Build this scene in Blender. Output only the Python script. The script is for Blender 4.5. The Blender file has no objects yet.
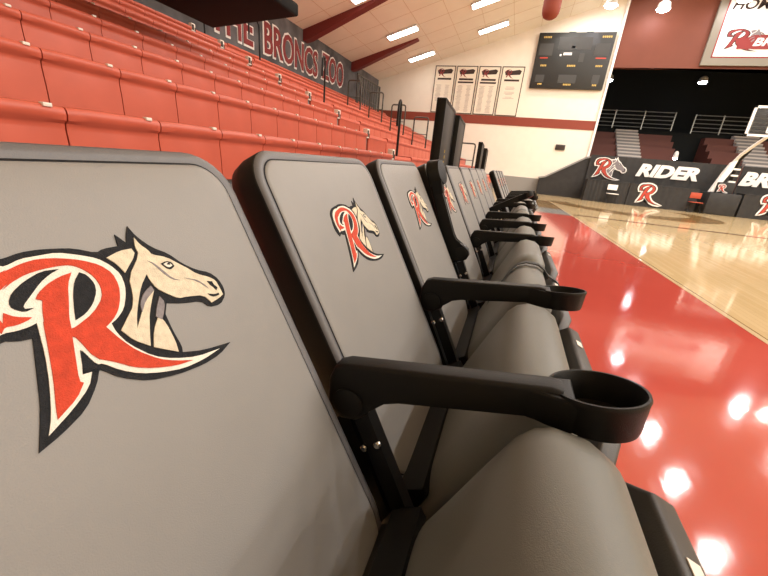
import bpy, bmesh, math, random
from mathutils import Vector, Matrix
random.seed(7)
PI = math.pi
scn = bpy.context.scene
COL = scn.collection

# ---------------------------------------------------------------- camera
CAM_H = 0.97
cd = bpy.data.cameras.new('camera')
cd.sensor_fit = 'HORIZONTAL'
cd.sensor_width = 36.0
cd.lens = 356.02 / 768.0 * 36.0
cd.clip_start = 0.02
cd.clip_end = 200
cam = bpy.data.objects.new('camera', cd)
COL.objects.link(cam)
R = ((0.93843223, 0.19281979, -0.28664521),
     (0.33367946, -0.29105259, 0.89663059),
     (0.08945929, -0.93707466, -0.33747314))
m = Matrix.Identity(4)
for i in range(3):
    m[i][0] = R[i][0]; m[i][1] = -R[i][1]; m[i][2] = -R[i][2]
m[2][3] = CAM_H
cam.matrix_world = m
scn.camera = cam

# ---------------------------------------------------------------- world and exposure
w = bpy.data.worlds.new('world'); scn.world = w
w.use_nodes = True
w.node_tree.nodes['Background'].inputs[0].default_value = (1.0, 0.9, 0.78, 1)
w.node_tree.nodes['Background'].inputs[1].default_value = 0.05
vs = scn.view_settings
vs.view_transform = 'Standard'; vs.look = 'None'; vs.gamma = 1.0
vs.use_curve_mapping = False
vs.exposure = -0.1

# ceiling: the slope rises from the left wall to a ridge, then falls
LW = -8.4                     # left wall x
CZ, CS = 5.205, 0.305
RIDGE = 9.0
RW = 26.0
def ceil_z(x):
    return CZ + CS * (x - LW) if x <= RIDGE else CZ + CS * (RIDGE - LW) - CS * (x - RIDGE)

PANEL_W = 70.0                # emission of the rectangular ceiling fixtures
def area(name, loc, size, power, color, shape='RECTANGLE', sy=None, rot=(0, 0, 0)):
    l = bpy.data.lights.new(name, 'AREA')
    l.shape = shape; l.size = size
    if sy: l.size_y = sy
    l.energy = power; l.color = color
    o = bpy.data.objects.new(name, l); o.location = loc; o.rotation_euler = rot
    COL.objects.link(o); return o
WARM = (1.0, 0.96, 0.90)
# the hall's rectangular ceiling fixtures that hang outside the frame
for x in (-5.6, -2.25, 1.1, 4.4, 14.0, 18.0):
    for y in (-6.0, -2.9, 0.2, 3.3, 6.4, 9.6, 13.0, 16.7, 20.0):
        if (x, y) in ((-5.6, 13.0), (-5.6, 16.7), (-5.6, 20.0), (-2.25, 16.7), (-2.25, 20.0)):
            continue
        if x < 5 and y < 8: continue
        area('ceiling_fixture_light', (x, y, ceil_z(x) - 0.12), 1.2, 88, WARM, 'RECTANGLE', 0.35,
             (0, -math.atan(CS) if x < RIDGE else math.atan(CS), 0))
# round high bay lamps over the court, nearest and rightmost added as side light
for x, ys in ((7.2, (1.0, 4.2, 7.0, 9.8, 12.4, 15.0, 18.0)), (12.1, (-3.0, 1.0, 5.0, 9.0, 13.0, 16.0, 19.2)), (16.5, (-3.0, 1.0, 5.0, 9.0))):
    for y in ys:
        area('high_bay_and_side_light', (x, y, 8.6 if x < 13 else 7.6), 0.32, 200, (1.0, 0.97, 0.95), 'DISK')

# ---------------------------------------------------------------- materials
def mat(name, col, rough=0.5, spec=0.5, metal=0.0, noise=0.0, nscale=60.0, bump=0.0, bscale=300.0, coat=0.0,
        emit=None, estr=0.0, wear=None):
    M = bpy.data.materials.new(name); M.use_nodes = True
    nt = M.node_tree; b = nt.nodes['Principled BSDF']
    b.inputs['Base Color'].default_value = (*col, 1)
    b.inputs['Roughness'].default_value = rough
    b.inputs['Specular IOR Level'].default_value = spec
    b.inputs['Metallic'].default_value = metal
    b.inputs['Coat Weight'].default_value = coat
    tc = nt.nodes.new('ShaderNodeTexCoord')
    if noise:
        n = nt.nodes.new('ShaderNodeTexNoise'); n.inputs['Scale'].default_value = nscale
        n.inputs['Detail'].default_value = 4
        nt.links.new(tc.outputs['Object'], n.inputs['Vector'])
        r = nt.nodes.new('ShaderNodeValToRGB')
        r.color_ramp.elements[0].position = 0.3; r.color_ramp.elements[1].position = 0.7
        r.color_ramp.elements[0].color = (*[c * (1 - noise) for c in col], 1)
        r.color_ramp.elements[1].color = (*[min(1, c * (1 + noise)) for c in col], 1)
        nt.links.new(n.outputs['Fac'], r.inputs['Fac'])
        nt.links.new(r.outputs['Color'], b.inputs['Base Color'])
    if bump:
        n2 = nt.nodes.new('ShaderNodeTexNoise'); n2.inputs['Scale'].default_value = bscale
        n2.inputs['Detail'].default_value = 3
        nt.links.new(tc.outputs['Object'], n2.inputs['Vector'])
        bp = nt.nodes.new('ShaderNodeBump'); bp.inputs['Strength'].default_value = bump
        bp.inputs['Distance'].default_value = 0.002
        nt.links.new(n2.outputs['Fac'], bp.inputs['Height'])
        nt.links.new(bp.outputs['Normal'], b.inputs['Normal'])
    if emit:
        b.inputs['Emission Color'].default_value = (*emit, 1)
        b.inputs['Emission Strength'].default_value = estr
    return M

MT = {}
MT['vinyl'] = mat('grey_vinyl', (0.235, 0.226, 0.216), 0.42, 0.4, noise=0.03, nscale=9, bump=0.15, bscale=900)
MT['seatvinyl_shaded'] = mat('seat_vinyl_shaded', (0.150, 0.149, 0.131), 0.45, 0.4, noise=0.03, nscale=9, bump=0.15, bscale=900)  # back vinyl with the seat hollow's shade put into a darker colour
MT['rim'] = mat('rim_plastic', (0.12, 0.117, 0.122), 0.42, 0.45, bump=0.2, bscale=700)
MT['shell'] = mat('back_shell', (0.010, 0.0095, 0.0095), 0.45, 0.3, bump=0.1, bscale=500)
MT['seam'] = mat('seam_black', (0.01, 0.01, 0.012), 0.6, 0.2)
MT['black'] = mat('black_plastic', (0.007, 0.0065, 0.0055), 0.45, 0.22, bump=0.15, bscale=600)
MT['pan'] = mat('seat_pan_plastic', (0.06, 0.056, 0.052), 0.45, 0.4, bump=0.15, bscale=600)
MT['steel'] = mat('black_steel', (0.006, 0.0055, 0.0055), 0.32, 0.3)
MT['screw'] = mat('screw_steel', (0.5, 0.5, 0.48), 0.25, 0.5, metal=1.0)
MT['e_black'] = mat('thread_black', (0.016, 0.017, 0.02), 0.75, 0.2, noise=0.3, nscale=250, bump=0.5, bscale=900)
MT['e_white'] = mat('thread_white', (0.80, 0.76, 0.68), 0.7, 0.2, noise=0.06, nscale=250, bump=0.5, bscale=900)
MT['e_red'] = mat('thread_red', (0.56, 0.055, 0.022), 0.65, 0.3, noise=0.14, nscale=160, bump=0.6, bscale=900)
MT['e_tan'] = mat('thread_cream', (0.68, 0.60, 0.46), 0.7, 0.2, noise=0.12, nscale=170, bump=0.5, bscale=900)
MT['e_grey'] = mat('thread_grey', (0.22, 0.20, 0.21), 0.7, 0.2, noise=0.2, nscale=250)
MT['bench'] = mat('bench_red_plastic', (0.55, 0.105, 0.06), 0.42, 0.4, noise=0.04, nscale=8)
MT['tag'] = mat('white_tag', (0.85, 0.78, 0.70), 0.5)
MT['deck'] = mat('deck_grey', (0.20, 0.19, 0.19), 0.6, noise=0.1, nscale=20)
MT['wall'] = mat('cream_paint', (0.82, 0.77, 0.67), 0.7, 0.3, noise=0.02, nscale=3)
MT['stripe'] = mat('brick_red_paint', (0.24, 0.05, 0.03), 0.6, 0.3)
MT['header'] = mat('rust_red_paint', (0.140, 0.038, 0.020), 0.6, 0.3, noise=0.05, nscale=2)
MT['ceil'] = mat('ceiling_board', (0.85, 0.81, 0.70), 0.8, 0.2, noise=0.02, nscale=2)
MT['darkwall'] = mat('charcoal_mural', (0.10, 0.10, 0.105), 0.7, 0.2, noise=0.45, nscale=1.6)
MT['beam'] = mat('oxblood_beam', (0.16, 0.022, 0.018), 0.5, 0.4)
MT['greywall'] = mat('grey_wainscot', (0.27, 0.265, 0.255), 0.6, 0.3)
MT['drape'] = mat('black_drape', (0.028, 0.027, 0.027), 0.6, 0.3, noise=0.15, nscale=5)
MT['cloth'] = mat('black_cloth', (0.008, 0.008, 0.008), 0.8, 0.2)
MT['white'] = mat('white_paint', (0.82, 0.80, 0.77), 0.5, 0.3)
MT['paper'] = mat('poster_white', (0.80, 0.74, 0.62), 0.6, 0.3)
MT['ink'] = mat('poster_ink', (0.05, 0.035, 0.03), 0.7, 0.2)
MT['greyink'] = mat('poster_grey_ink', (0.42, 0.37, 0.32), 0.7, 0.2)
MT['maroon'] = mat('maroon_print', (0.22, 0.03, 0.03), 0.6, 0.3)
MT['red'] = mat('print_red', (0.45, 0.06, 0.04), 0.6, 0.3)
MT['board'] = mat('scoreboard_black', (0.022, 0.022, 0.02), 0.45, 0.4)
MT['board2'] = mat('scoreboard_panel', (0.045, 0.044, 0.042), 0.4, 0.4)
MT['amber'] = mat('scoreboard_amber', (0.55, 0.38, 0.10), 0.6)
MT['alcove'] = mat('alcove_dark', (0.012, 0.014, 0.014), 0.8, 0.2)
MT['brown'] = mat('far_bleacher_maroon', (0.13, 0.045, 0.035), 0.6, 0.3)
MT['step'] = mat('concrete_step', (0.55, 0.5, 0.46), 0.7, 0.2)
MT['rail'] = mat('grey_rail', (0.35, 0.37, 0.36), 0.35, 0.5, metal=0.5)
MT['chrome'] = mat('dull_rail', (0.07, 0.065, 0.055), 0.35, 0.5, metal=0.6)
MT['frame'] = mat('sign_frame', (0.20, 0.18, 0.145), 0.6, 0.3)
MT['panelblack'] = mat('panel_black', (0.022, 0.018, 0.014), 0.5, 0.4)
MT['glass'] = mat('lamp_white', (0.9, 0.9, 0.9), 0.4, emit=(1.0, 0.96, 0.90), estr=16.0)
MT['spot'] = mat('lamp_spot', (0.9, 0.9, 0.9), 0.4, emit=(0.95, 0.92, 1.0), estr=60.0)
MT['housing'] = mat('lamp_housing', (0.6, 0.58, 0.55), 0.4, 0.4)
MT['yellow'] = mat('dull_yellow', (0.45, 0.30, 0.05), 0.6)
MT['hoopwhite'] = mat('hoop_white', (0.75, 0.72, 0.68), 0.4, 0.4)
MT['skin'] = mat('backboard_glass', (0.10, 0.10, 0.10), 0.1, 0.3)
MT['skin'].node_tree.nodes['Principled BSDF'].inputs['Alpha'].default_value = 0.25
MT['orange'] = mat('orange_chair', (0.40, 0.07, 0.035), 0.5, 0.3)
MT['webbing'] = mat('strap_webbing', (0.03, 0.03, 0.028), 0.6, 0.3)

def floor_mat(name, c1, c2, plank, rough, streak=True):
    M = bpy.data.materials.new(name); M.use_nodes = True
    nt = M.node_tree; N = nt.nodes; L = nt.links; b = N['Principled BSDF']
    tc = N.new('ShaderNodeTexCoord')
    if plank:
        mp = N.new('ShaderNodeMapping'); mp.inputs['Rotation'].default_value = (0, 0, PI / 2)
        L.new(tc.outputs['Object'], mp.inputs['Vector'])
        br = N.new('ShaderNodeTexBrick')
        br.inputs['Color1'].default_value = (*c1, 1); br.inputs['Color2'].default_value = (*c2, 1)
        br.inputs['Mortar'].default_value = (*[c * 0.8 for c in c1], 1)
        br.inputs['Scale'].default_value = 1.0; br.inputs['Brick Width'].default_value = 1.1
        br.inputs['Row Height'].default_value = 0.057; br.inputs['Mortar Size'].default_value = 0.0015
        br.inputs['Bias'].default_value = -0.1
        L.new(mp.outputs['Vector'], br.inputs['Vector']); L.new(br.outputs['Color'], b.inputs['Base Color'])
    else:
        n = N.new('ShaderNodeTexNoise'); n.inputs['Scale'].default_value = 2.5; n.inputs['Detail'].default_value = 3
        L.new(tc.outputs['Object'], n.inputs['Vector'])
        r = N.new('ShaderNodeValToRGB')
        r.color_ramp.elements[0].color = (*c1, 1); r.color_ramp.elements[1].color = (*c2, 1)
        L.new(n.outputs['Fac'], r.inputs['Fac']); L.new(r.outputs['Color'], b.inputs['Base Color'])
    b.inputs['Roughness'].default_value = rough
    b.inputs['Specular IOR Level'].default_value = 0.55
    # fine cup of the boards and buffing streaks break the mirror image up
    mp2 = N.new('ShaderNodeMapping'); mp2.inputs['Scale'].default_value = (17.5, 0.6, 1)
    L.new(tc.outputs['Object'], mp2.inputs['Vector'])
    n2 = N.new('ShaderNodeTexNoise'); n2.inputs['Scale'].default_value = 1.0; n2.inputs['Detail'].default_value = 2
    L.new(mp2.outputs['Vector'], n2.inputs['Vector'])
    n3 = N.new('ShaderNodeTexNoise'); n3.inputs['Scale'].default_value = 9.0; n3.inputs['Detail'].default_value = 2
    L.new(tc.outputs['Object'], n3.inputs['Vector'])
    mx = N.new('ShaderNodeMath'); mx.operation = 'ADD'
    L.new(n2.outputs['Fac'], mx.inputs[0]); L.new(n3.outputs['Fac'], mx.inputs[1])
    bp = N.new('ShaderNodeBump'); bp.inputs['Strength'].default_value = 0.10; bp.inputs['Distance'].default_value = 0.004
    L.new(mx.outputs[0], bp.inputs['Height']); L.new(bp.outputs['Normal'], b.inputs['Normal'])
    return M
MT['wood'] = floor_mat('maple_floor', (0.60, 0.44, 0.23), (0.68, 0.51, 0.29), True, 0.08)
MT['redfloor'] = floor_mat('red_floor_paint', (0.47, 0.070, 0.052), (0.53, 0.085, 0.062), False, 0.08)
MT['brownfloor'] = floor_mat('brown_floor_stain', (0.24, 0.14, 0.05), (0.28, 0.17, 0.07), True, 0.10)
MT['greyfloor'] = floor_mat('grey_floor_band', (0.28, 0.27, 0.25), (0.31, 0.30, 0.28), False, 0.10)  # grey band across the floor past the red zone
MT['line'] = floor_mat('line_paint', (0.60, 0.45, 0.26), (0.64, 0.5, 0.3), False, 0.12)
MT['lined'] = floor_mat('dark_line_paint', (0.10, 0.05, 0.025), (0.12, 0.06, 0.03), False, 0.12)

# ---------------------------------------------------------------- mesh helpers
class MB:
    """collects shapes for ONE mesh object; every add takes a material slot"""
    def __init__(s): s.bm = bmesh.new()
    def _f(s, vs, mi):
        try:
            f = s.bm.faces.new(vs); f.material_index = mi; return f
        except ValueError: return None
    def box(s, c, d, mi=0, rot=None, bev=0.0):
        x, y, z = (d[0] / 2, d[1] / 2, d[2] / 2)
        P = [Vector((sx * x, sy * y, sz * z)) for sz in (-1, 1) for sy in (-1, 1) for sx in (-1, 1)]
        if rot is not None: P = [rot @ p for p in P]
        c = Vector(c); v = [s.bm.verts.new(c + p) for p in P]
        fs = [s._f([v[i] for i in q], mi) for q in ((0, 2, 3, 1), (4, 5, 7, 6), (0, 1, 5, 4), (2, 6, 7, 3), (0, 4, 6, 2), (1, 3, 7, 5))]
        if bev:
            es = list({e for f in fs for e in f.edges})
            r = bmesh.ops.bevel(s.bm, geom=es, offset=bev, segments=2, affect='EDGES', profile=0.5)
            for f in r['faces']: f.material_index = mi
    def rings(s, rs, mi=0, cap0=True, cap1=True, closed=True):
        """loft a list of point loops"""
        V = [[s.bm.verts.new(p) for p in r] for r in rs]
        n = len(V[0])
        for a, b in zip(V, V[1:]):
            for i in range(n if closed else n - 1):
                j = (i + 1) % n
                s._f([a[i], a[j], b[j], b[i]], mi)
        if cap0: s._f(list(reversed(V[0])), mi)
        if cap1: s._f(V[-1], mi)
    def prism(s, pts, f0, f1, mi=0, bev=0.0):
        """polygon pts (2D) mapped by f0 / f1 to the two caps"""
        a = [s.bm.verts.new(f0(*p)) for p in pts]; b = [s.bm.verts.new(f1(*p)) for p in pts]
        n = len(pts)
        fs = [s._f(list(reversed(a)), mi), s._f(b, mi)]
        for i in range(n):
            j = (i + 1) % n
            fs.append(s._f([a[i], a[j], b[j], b[i]], mi))
        if bev:
            es = list(fs[0].edges) + list(fs[1].edges)
            r = bmesh.ops.bevel(s.bm, geom=es, offset=bev, segments=3, affect='EDGES', profile=0.5)
            for f in r['faces']: f.material_index = mi
    def tube(s, path, r, mi=0, seg=10, radii=None):
        P = [Vector(p) for p in path]; rs = []
        up = None
        for i, p in enumerate(P):
            t = (P[min(i + 1, len(P) - 1)] - P[max(i - 1, 0)]).normalized()
            if up is None:
                up = Vector((0, 0, 1)) if abs(t.z) < 0.9 else Vector((1, 0, 0))
            a = t.cross(up).normalized(); up = a.cross(t).normalized()
            rr = radii[i] if radii else r
            rs.append([p + (a * math.cos(k * 2 * PI / seg) + up * math.sin(k * 2 * PI / seg)) * rr for k in range(seg)])
        s.rings(rs, mi)
    def lathe(s, prof, c, axis='z', mi=0, seg=32, cap0=False, cap1=False):
        c = Vector(c); rs = []
        for r, h in prof:
            q = []
            for k in range(seg):
                a = k * 2 * PI / seg
                x, y = r * math.cos(a), r * math.sin(a)
                q.append(c + {'z': Vector((x, y, h)), 'y': Vector((x, h, -y)), 'x': Vector((h, x, y))}[axis])
            rs.append(q)
        s.rings(rs, mi, cap0, cap1)
    def build(s, name, mats, parent=None, smooth=True, ang=40):
        bmesh.ops.remove_doubles(s.bm, verts=s.bm.verts, dist=1e-6)
        bmesh.ops.recalc_face_normals(s.bm, faces=s.bm.faces)
        me = bpy.data.meshes.new(name); s.bm.to_mesh(me); s.bm.free()
        for q in (mats if isinstance(mats, (list, tuple)) else [mats]): me.materials.append(q)
        if smooth and me.polygons:
            me.polygons.foreach_set('use_smooth', [True] * len(me.polygons))
            me.set_sharp_from_angle(angle=math.radians(ang))
        o = bpy.data.objects.new(name, me); COL.objects.link(o)
        if parent: o.parent = parent
        return o
def tag(o, label=None, cat=None, group=None, kind=None):
    if label: o['label'] = label
    if cat: o['category'] = cat
    if group: o['group'] = group
    if kind: o['kind'] = kind
    return o
def empty(name, loc=(0, 0, 0), rz=0.0):
    o = bpy.data.objects.new(name, None); o.empty_display_size = 0.1
    COL.objects.link(o); o.location = loc; o.rotation_euler = (0, 0, rz); return o
def copy_tree(o, parent=None):
    c = o.copy(); COL.objects.link(c)
    if parent: c.parent = parent
    for ch in list(o.children): copy_tree(ch, c)
    return c
def struct(o): o['kind'] = 'structure'; return o
def text_mesh(body, size, shear=0.0, bold=0.0, space=1.0, depth=0.01):
    cu = bpy.data.curves.new('text', 'FONT'); cu.body = body; cu.size = size; cu.shear = shear
    cu.offset = bold; cu.space_character = space; cu.extrude = depth; cu.resolution_u = 3
    o = bpy.data.objects.new('text', cu); COL.objects.link(o)
    bpy.context.view_layer.update()
    dg = bpy.context.evaluated_depsgraph_get()
    me = bpy.data.meshes.new_from_object(o.evaluated_get(dg))
    bpy.data.objects.remove(o); bpy.data.curves.remove(cu)
    return me
def fit_text(name, body, mat_, o, ux, uy, width, height, parent=None, shear=0.0, bold=0.0, depth=0.01, layers=None):
    """lettering of the given width/height, lower left corner at o, reading along ux with uy up"""
    me = text_mesh(body, 1.0, shear, bold, 1.0, depth)
    xs = [v.co.x for v in me.vertices]; ys = [v.co.y for v in me.vertices]
    x0, x1, y0, y1 = min(xs), max(xs), min(ys), max(ys)
    ux = Vector(ux); uy = Vector(uy); n = ux.cross(uy); o = Vector(o)
    for v in me.vertices:
        v.co = o + ux * ((v.co.x - x0) / (x1 - x0) * width) + uy * ((v.co.y - y0) / (y1 - y0) * height) + n * v.co.z
    me.name = name
    me.materials.clear(); me.materials.append(mat_)
    ob = bpy.data.objects.new(name, me); COL.objects.link(ob)
    if parent: ob.parent = parent
    return ob

# the R and horse emblem: outlines in metres across / along the chair back
LOGO = {
 'backing': [(-0.029,-0.0853),(-0.019,-0.083),(-0.009,-0.083),(0.001,-0.0842),(0.013,-0.0864),(0.027,-0.0933),(0.033,-0.091),(0.046,-0.091),(0.048,-0.0808),(0.054,-0.0899),(0.057,-0.083),(0.062,-0.0751),(0.065,-0.0853),(0.074,-0.0978),(0.087,-0.1069),(0.096,-0.1194),(0.108,-0.1297),(0.122,-0.1365),(0.129,-0.1456),(0.131,-0.157),(0.128,-0.1661),(0.117,-0.1729),(0.103,-0.1706),(0.097,-0.1615),(0.077,-0.157),(0.062,-0.1513),(0.056,-0.1604),(0.056,-0.1604),(0.055,-0.1774),(0.056,-0.1934),(0.054,-0.1991),(0.074,-0.207),(0.107,-0.2138),(0.088,-0.2195),(0.066,-0.2195),(0.04,-0.215),(0.016,-0.207),(-0.002,-0.1934),(-0.01,-0.182),(-0.012,-0.1809),(-0.018,-0.19),(-0.031,-0.2025),(-0.049,-0.2093),(-0.064,-0.2127),(-0.057,-0.1979),(-0.051,-0.1843),(-0.043,-0.1604),(-0.037,-0.1422),(-0.044,-0.141),(-0.051,-0.1376),(-0.059,-0.1422),(-0.065,-0.1331),(-0.067,-0.1228),(-0.064,-0.1092),(-0.062,-0.0978),(-0.05,-0.0887),(-0.033,-0.0853)],
 'outline': [(-0.031,-0.091),(-0.021,-0.0876),(-0.011,-0.0876),(0.001,-0.0876),(0.013,-0.0921),(0.025,-0.0978),(0.032,-0.1058),(0.036,-0.1149),(0.035,-0.1251),(0.031,-0.1342),(0.025,-0.1433),(0.017,-0.149),(0.011,-0.1513),(0.011,-0.1592),(0.015,-0.1718),(0.028,-0.19),(0.043,-0.2002),(0.064,-0.2093),(0.091,-0.2138),(0.069,-0.215),(0.047,-0.2127),(0.028,-0.2059),(0.012,-0.1979),(0.0,-0.1877),(-0.008,-0.1774),(-0.012,-0.1763),(-0.016,-0.1615),(-0.023,-0.1786),(-0.017,-0.1797),(-0.023,-0.1888),(-0.038,-0.1979),(-0.056,-0.2059),(-0.05,-0.1956),(-0.042,-0.1752),(-0.036,-0.1558),(-0.031,-0.1331),(-0.036,-0.1342),(-0.043,-0.1342),(-0.049,-0.1331),(-0.055,-0.1354),(-0.059,-0.1217),(-0.059,-0.1103),(-0.056,-0.1001),(-0.046,-0.0921),(-0.033,-0.0899)],
 'letter': [(-0.033,-0.0944),(-0.022,-0.091),(-0.012,-0.0899),(0.0,-0.0921),(0.013,-0.0967),(0.024,-0.1035),(0.03,-0.1126),(0.03,-0.124),(0.026,-0.1342),(0.02,-0.1433),(0.013,-0.149),(0.006,-0.1524),(0.011,-0.1661),(0.018,-0.1797),(0.031,-0.1945),(0.043,-0.2025),(0.059,-0.2104),(0.042,-0.207),(0.023,-0.1991),(0.01,-0.1911),(-0.001,-0.1797),(-0.011,-0.1718),(-0.015,-0.1524),(-0.017,-0.1501),(-0.021,-0.1627),(-0.027,-0.182),(-0.025,-0.1843),(-0.033,-0.1922),(-0.048,-0.1991),(-0.046,-0.1922),(-0.039,-0.1729),(-0.033,-0.1524),(-0.028,-0.1342),(-0.027,-0.1331),(-0.025,-0.1263),(-0.022,-0.1194),(-0.025,-0.1172),(-0.022,-0.1137),(-0.015,-0.1092),(-0.006,-0.1058),(0.003,-0.1046),(-0.003,-0.1126),(-0.008,-0.1251),(-0.013,-0.1365),(-0.015,-0.1445),(-0.012,-0.1445),(0.003,-0.1388),(0.014,-0.1297),(0.017,-0.1206),(0.016,-0.1115),(0.011,-0.1035),(0.005,-0.099),(-0.002,-0.0978),(-0.013,-0.0978),(-0.023,-0.099),(-0.032,-0.1024),(-0.038,-0.1058),(-0.034,-0.1024),(-0.043,-0.1081),(-0.048,-0.1194),(-0.047,-0.1274),(-0.044,-0.1206),(-0.04,-0.1251),(-0.032,-0.1285),(-0.034,-0.1297),(-0.041,-0.1308),(-0.047,-0.1297),(-0.05,-0.1331),(-0.054,-0.124),(-0.055,-0.116),(-0.052,-0.1046),(-0.042,-0.0967),(-0.031,-0.0933)],
 'bowl': [(0.008,-0.1058),(0.012,-0.1092),(0.014,-0.1172),(0.012,-0.124),(0.006,-0.1319),(-0.002,-0.1376),(-0.01,-0.1399),(-0.007,-0.1308),(-0.003,-0.1206),(0.002,-0.1115)],
 'crescent': [(-0.003,-0.1001),(-0.014,-0.099),(-0.026,-0.1035),(-0.035,-0.1092),(-0.039,-0.1149),(-0.039,-0.1194),(-0.034,-0.124),(-0.028,-0.1228),(-0.033,-0.1217),(-0.033,-0.1194),(-0.026,-0.1137),(-0.018,-0.1069),(-0.01,-0.1024)],
 'notch': [(-0.017,-0.1615),(-0.012,-0.1786),(-0.018,-0.1786),(-0.022,-0.1774)],
 'horse': [(0.062,-0.0864),(0.064,-0.0933),(0.069,-0.1001),(0.07,-0.1046),(0.083,-0.1103),(0.092,-0.1194),(0.098,-0.1251),(0.106,-0.1342),(0.118,-0.141),(0.124,-0.1467),(0.125,-0.1558),(0.125,-0.1638),(0.117,-0.1661),(0.107,-0.1672),(0.102,-0.157),(0.084,-0.1524),(0.075,-0.1513),(0.066,-0.1433),(0.059,-0.1354),(0.057,-0.1263),(0.057,-0.1206),(0.047,-0.1297),(0.038,-0.1422),(0.031,-0.1536),(0.027,-0.1627),(0.034,-0.1547),(0.044,-0.1433),(0.056,-0.1365),(0.048,-0.1467),(0.041,-0.157),(0.04,-0.1592),(0.035,-0.1695),(0.03,-0.1809),(0.02,-0.1706),(0.015,-0.1592),(0.028,-0.1479),(0.032,-0.1445),(0.037,-0.1354),(0.041,-0.1194),(0.059,-0.1024),(0.059,-0.0944)],
 'neck': [(0.049,-0.1592),(0.052,-0.1683),(0.052,-0.1865),(0.05,-0.1968),(0.041,-0.19),(0.032,-0.1831),(0.039,-0.1695)],
 'cheek': [(0.032,-0.099),(0.044,-0.0955),(0.055,-0.0955),(0.056,-0.1012),(0.04,-0.1149),(0.037,-0.1058)],
 'shade': [(0.058,-0.1433),(0.06,-0.1501),(0.054,-0.1592),(0.05,-0.1638),(0.046,-0.1592),(0.051,-0.1513)],
 'streak': [(0.055,-0.1319),(0.056,-0.1365),(0.044,-0.1433),(0.037,-0.1513),(0.039,-0.1433),(0.047,-0.1354)],
 'eyeblack': [(0.074,-0.1149),(0.08,-0.1137),(0.085,-0.116),(0.086,-0.1206),(0.081,-0.1228),(0.077,-0.1206)],
 'eyewhite': [(0.076,-0.116),(0.08,-0.1149),(0.083,-0.1172),(0.084,-0.1194),(0.081,-0.1206),(0.078,-0.1194)],
 'pupil': [(0.08,-0.116),(0.082,-0.116),(0.082,-0.1183),(0.079,-0.1172)],
 'nostril': [(0.113,-0.1445),(0.119,-0.1467),(0.119,-0.1501),(0.122,-0.1547),(0.119,-0.157),(0.117,-0.1524),(0.115,-0.1501)],
 'mouth': [(0.107,-0.157),(0.115,-0.1604),(0.12,-0.1604),(0.12,-0.1627),(0.113,-0.1627),(0.109,-0.1604)],
 'brow': [(0.063,-0.1092),(0.068,-0.1126),(0.073,-0.1217),(0.078,-0.1308),(0.085,-0.1354),(0.077,-0.1319),(0.071,-0.1228),(0.067,-0.1137)],
 'jaw': [(0.09,-0.1342),(0.103,-0.1399),(0.11,-0.149),(0.111,-0.1524),(0.102,-0.141)],
}
def logo_poly(mb, pts, f, t0, t1, mi):
    mb.prism(pts, lambda u, v: f(u, v, t0), lambda u, v: f(u, v, t1), mi)
def smooth_poly(pts, n=1):
    """one Chaikin pass that keeps sharp corners"""
    out = []
    N = len(pts)
    for i in range(N):
        a, b, c = Vector(pts[i - 1]), Vector(pts[i]), Vector(pts[(i + 1) % N])
        d1, d2 = (b - a), (c - b)
        if d1.length < 1e-6 or d2.length < 1e-6: out.append(tuple(b)); continue
        if d1.normalized().dot(d2.normalized()) < 0.45: out.append(tuple(b))
        else:
            out.append(tuple(b - d1 * 0.22)); out.append(tuple(b + d2 * 0.22))
    return out
LS = {k: smooth_poly(v) for k, v in LOGO.items()}
def emblem(f, parent, sc=1.0, grey=False, horse=True, rm='red'):
    """f(u,v,t) -> point; backing plus sub-parts"""
    T = 0.0012 * sc
    mb = MB(); logo_poly(mb, LS['backing'] if horse else LS_R, f, -T * 1.2, T, 0)
    base = mb.build('emblem', MT['e_black'] if not grey else MT['white'], parent, smooth=False)
    mb = MB(); logo_poly(mb, LS['outline'], f, T * 0.5, T * 1.6, 0)
    mb.build('letter_outline', MT['e_white'] if not grey else MT['ink'], base, smooth=False)
    mb = MB(); logo_poly(mb, LS['letter'], f, T * 0.8, T * 2.2, 0)
    for k in ('bowl', 'crescent', 'notch'): logo_poly(mb, LS[k], f, T * 0.8, T * 2.0, 1)
    mb.build('letter', [MT['e_red'], MT['e_black']] if not grey else [MT[rm], MT['white']], base, smooth=False)
    if horse:
        mb = MB()
        for k in ('horse', 'neck', 'cheek'): logo_poly(mb, LS[k], f, T * 0.5, T * 1.8, 0)
        for k in ('shade', 'streak', 'brow', 'jaw'): logo_poly(mb, LS[k], f, T * 0.8, T * 2.1, 1)
        for k in ('eyeblack', 'nostril', 'mouth'): logo_poly(mb, LS[k], f, T * 0.8, T * 2.2, 2)
        logo_poly(mb, LS['eyewhite'], f, T, T * 2.5, 3)
        logo_poly(mb, LS['pupil'], f, T, T * 2.8, 2)
        mb.build('horse_head', [MT['e_tan'] if not grey else MT['e_grey'], MT['e_grey'], MT['e_black'], MT['e_white']], base, smooth=False)
    return base
# the letter alone: its outline grown a little makes the backing
def grow(pts, d):
    N = len(pts); A = sum(pts[i - 1][0] * pts[i][1] - pts[i][0] * pts[i - 1][1] for i in range(N)); s = 1 if A > 0 else -1
    o = []
    for i in range(N):
        a, b, c = Vector(pts[i - 1]), Vector(pts[i]), Vector(pts[(i + 1) % N])
        t = ((b - a).normalized() + (c - b).normalized())
        t = t.normalized() if t.length > 1e-6 else Vector((1, 0))
        o.append((b.x + t.y * s * d, b.y - t.x * s * d))
    return o
LS_R = grow(LS['outline'], 0.008)

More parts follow.
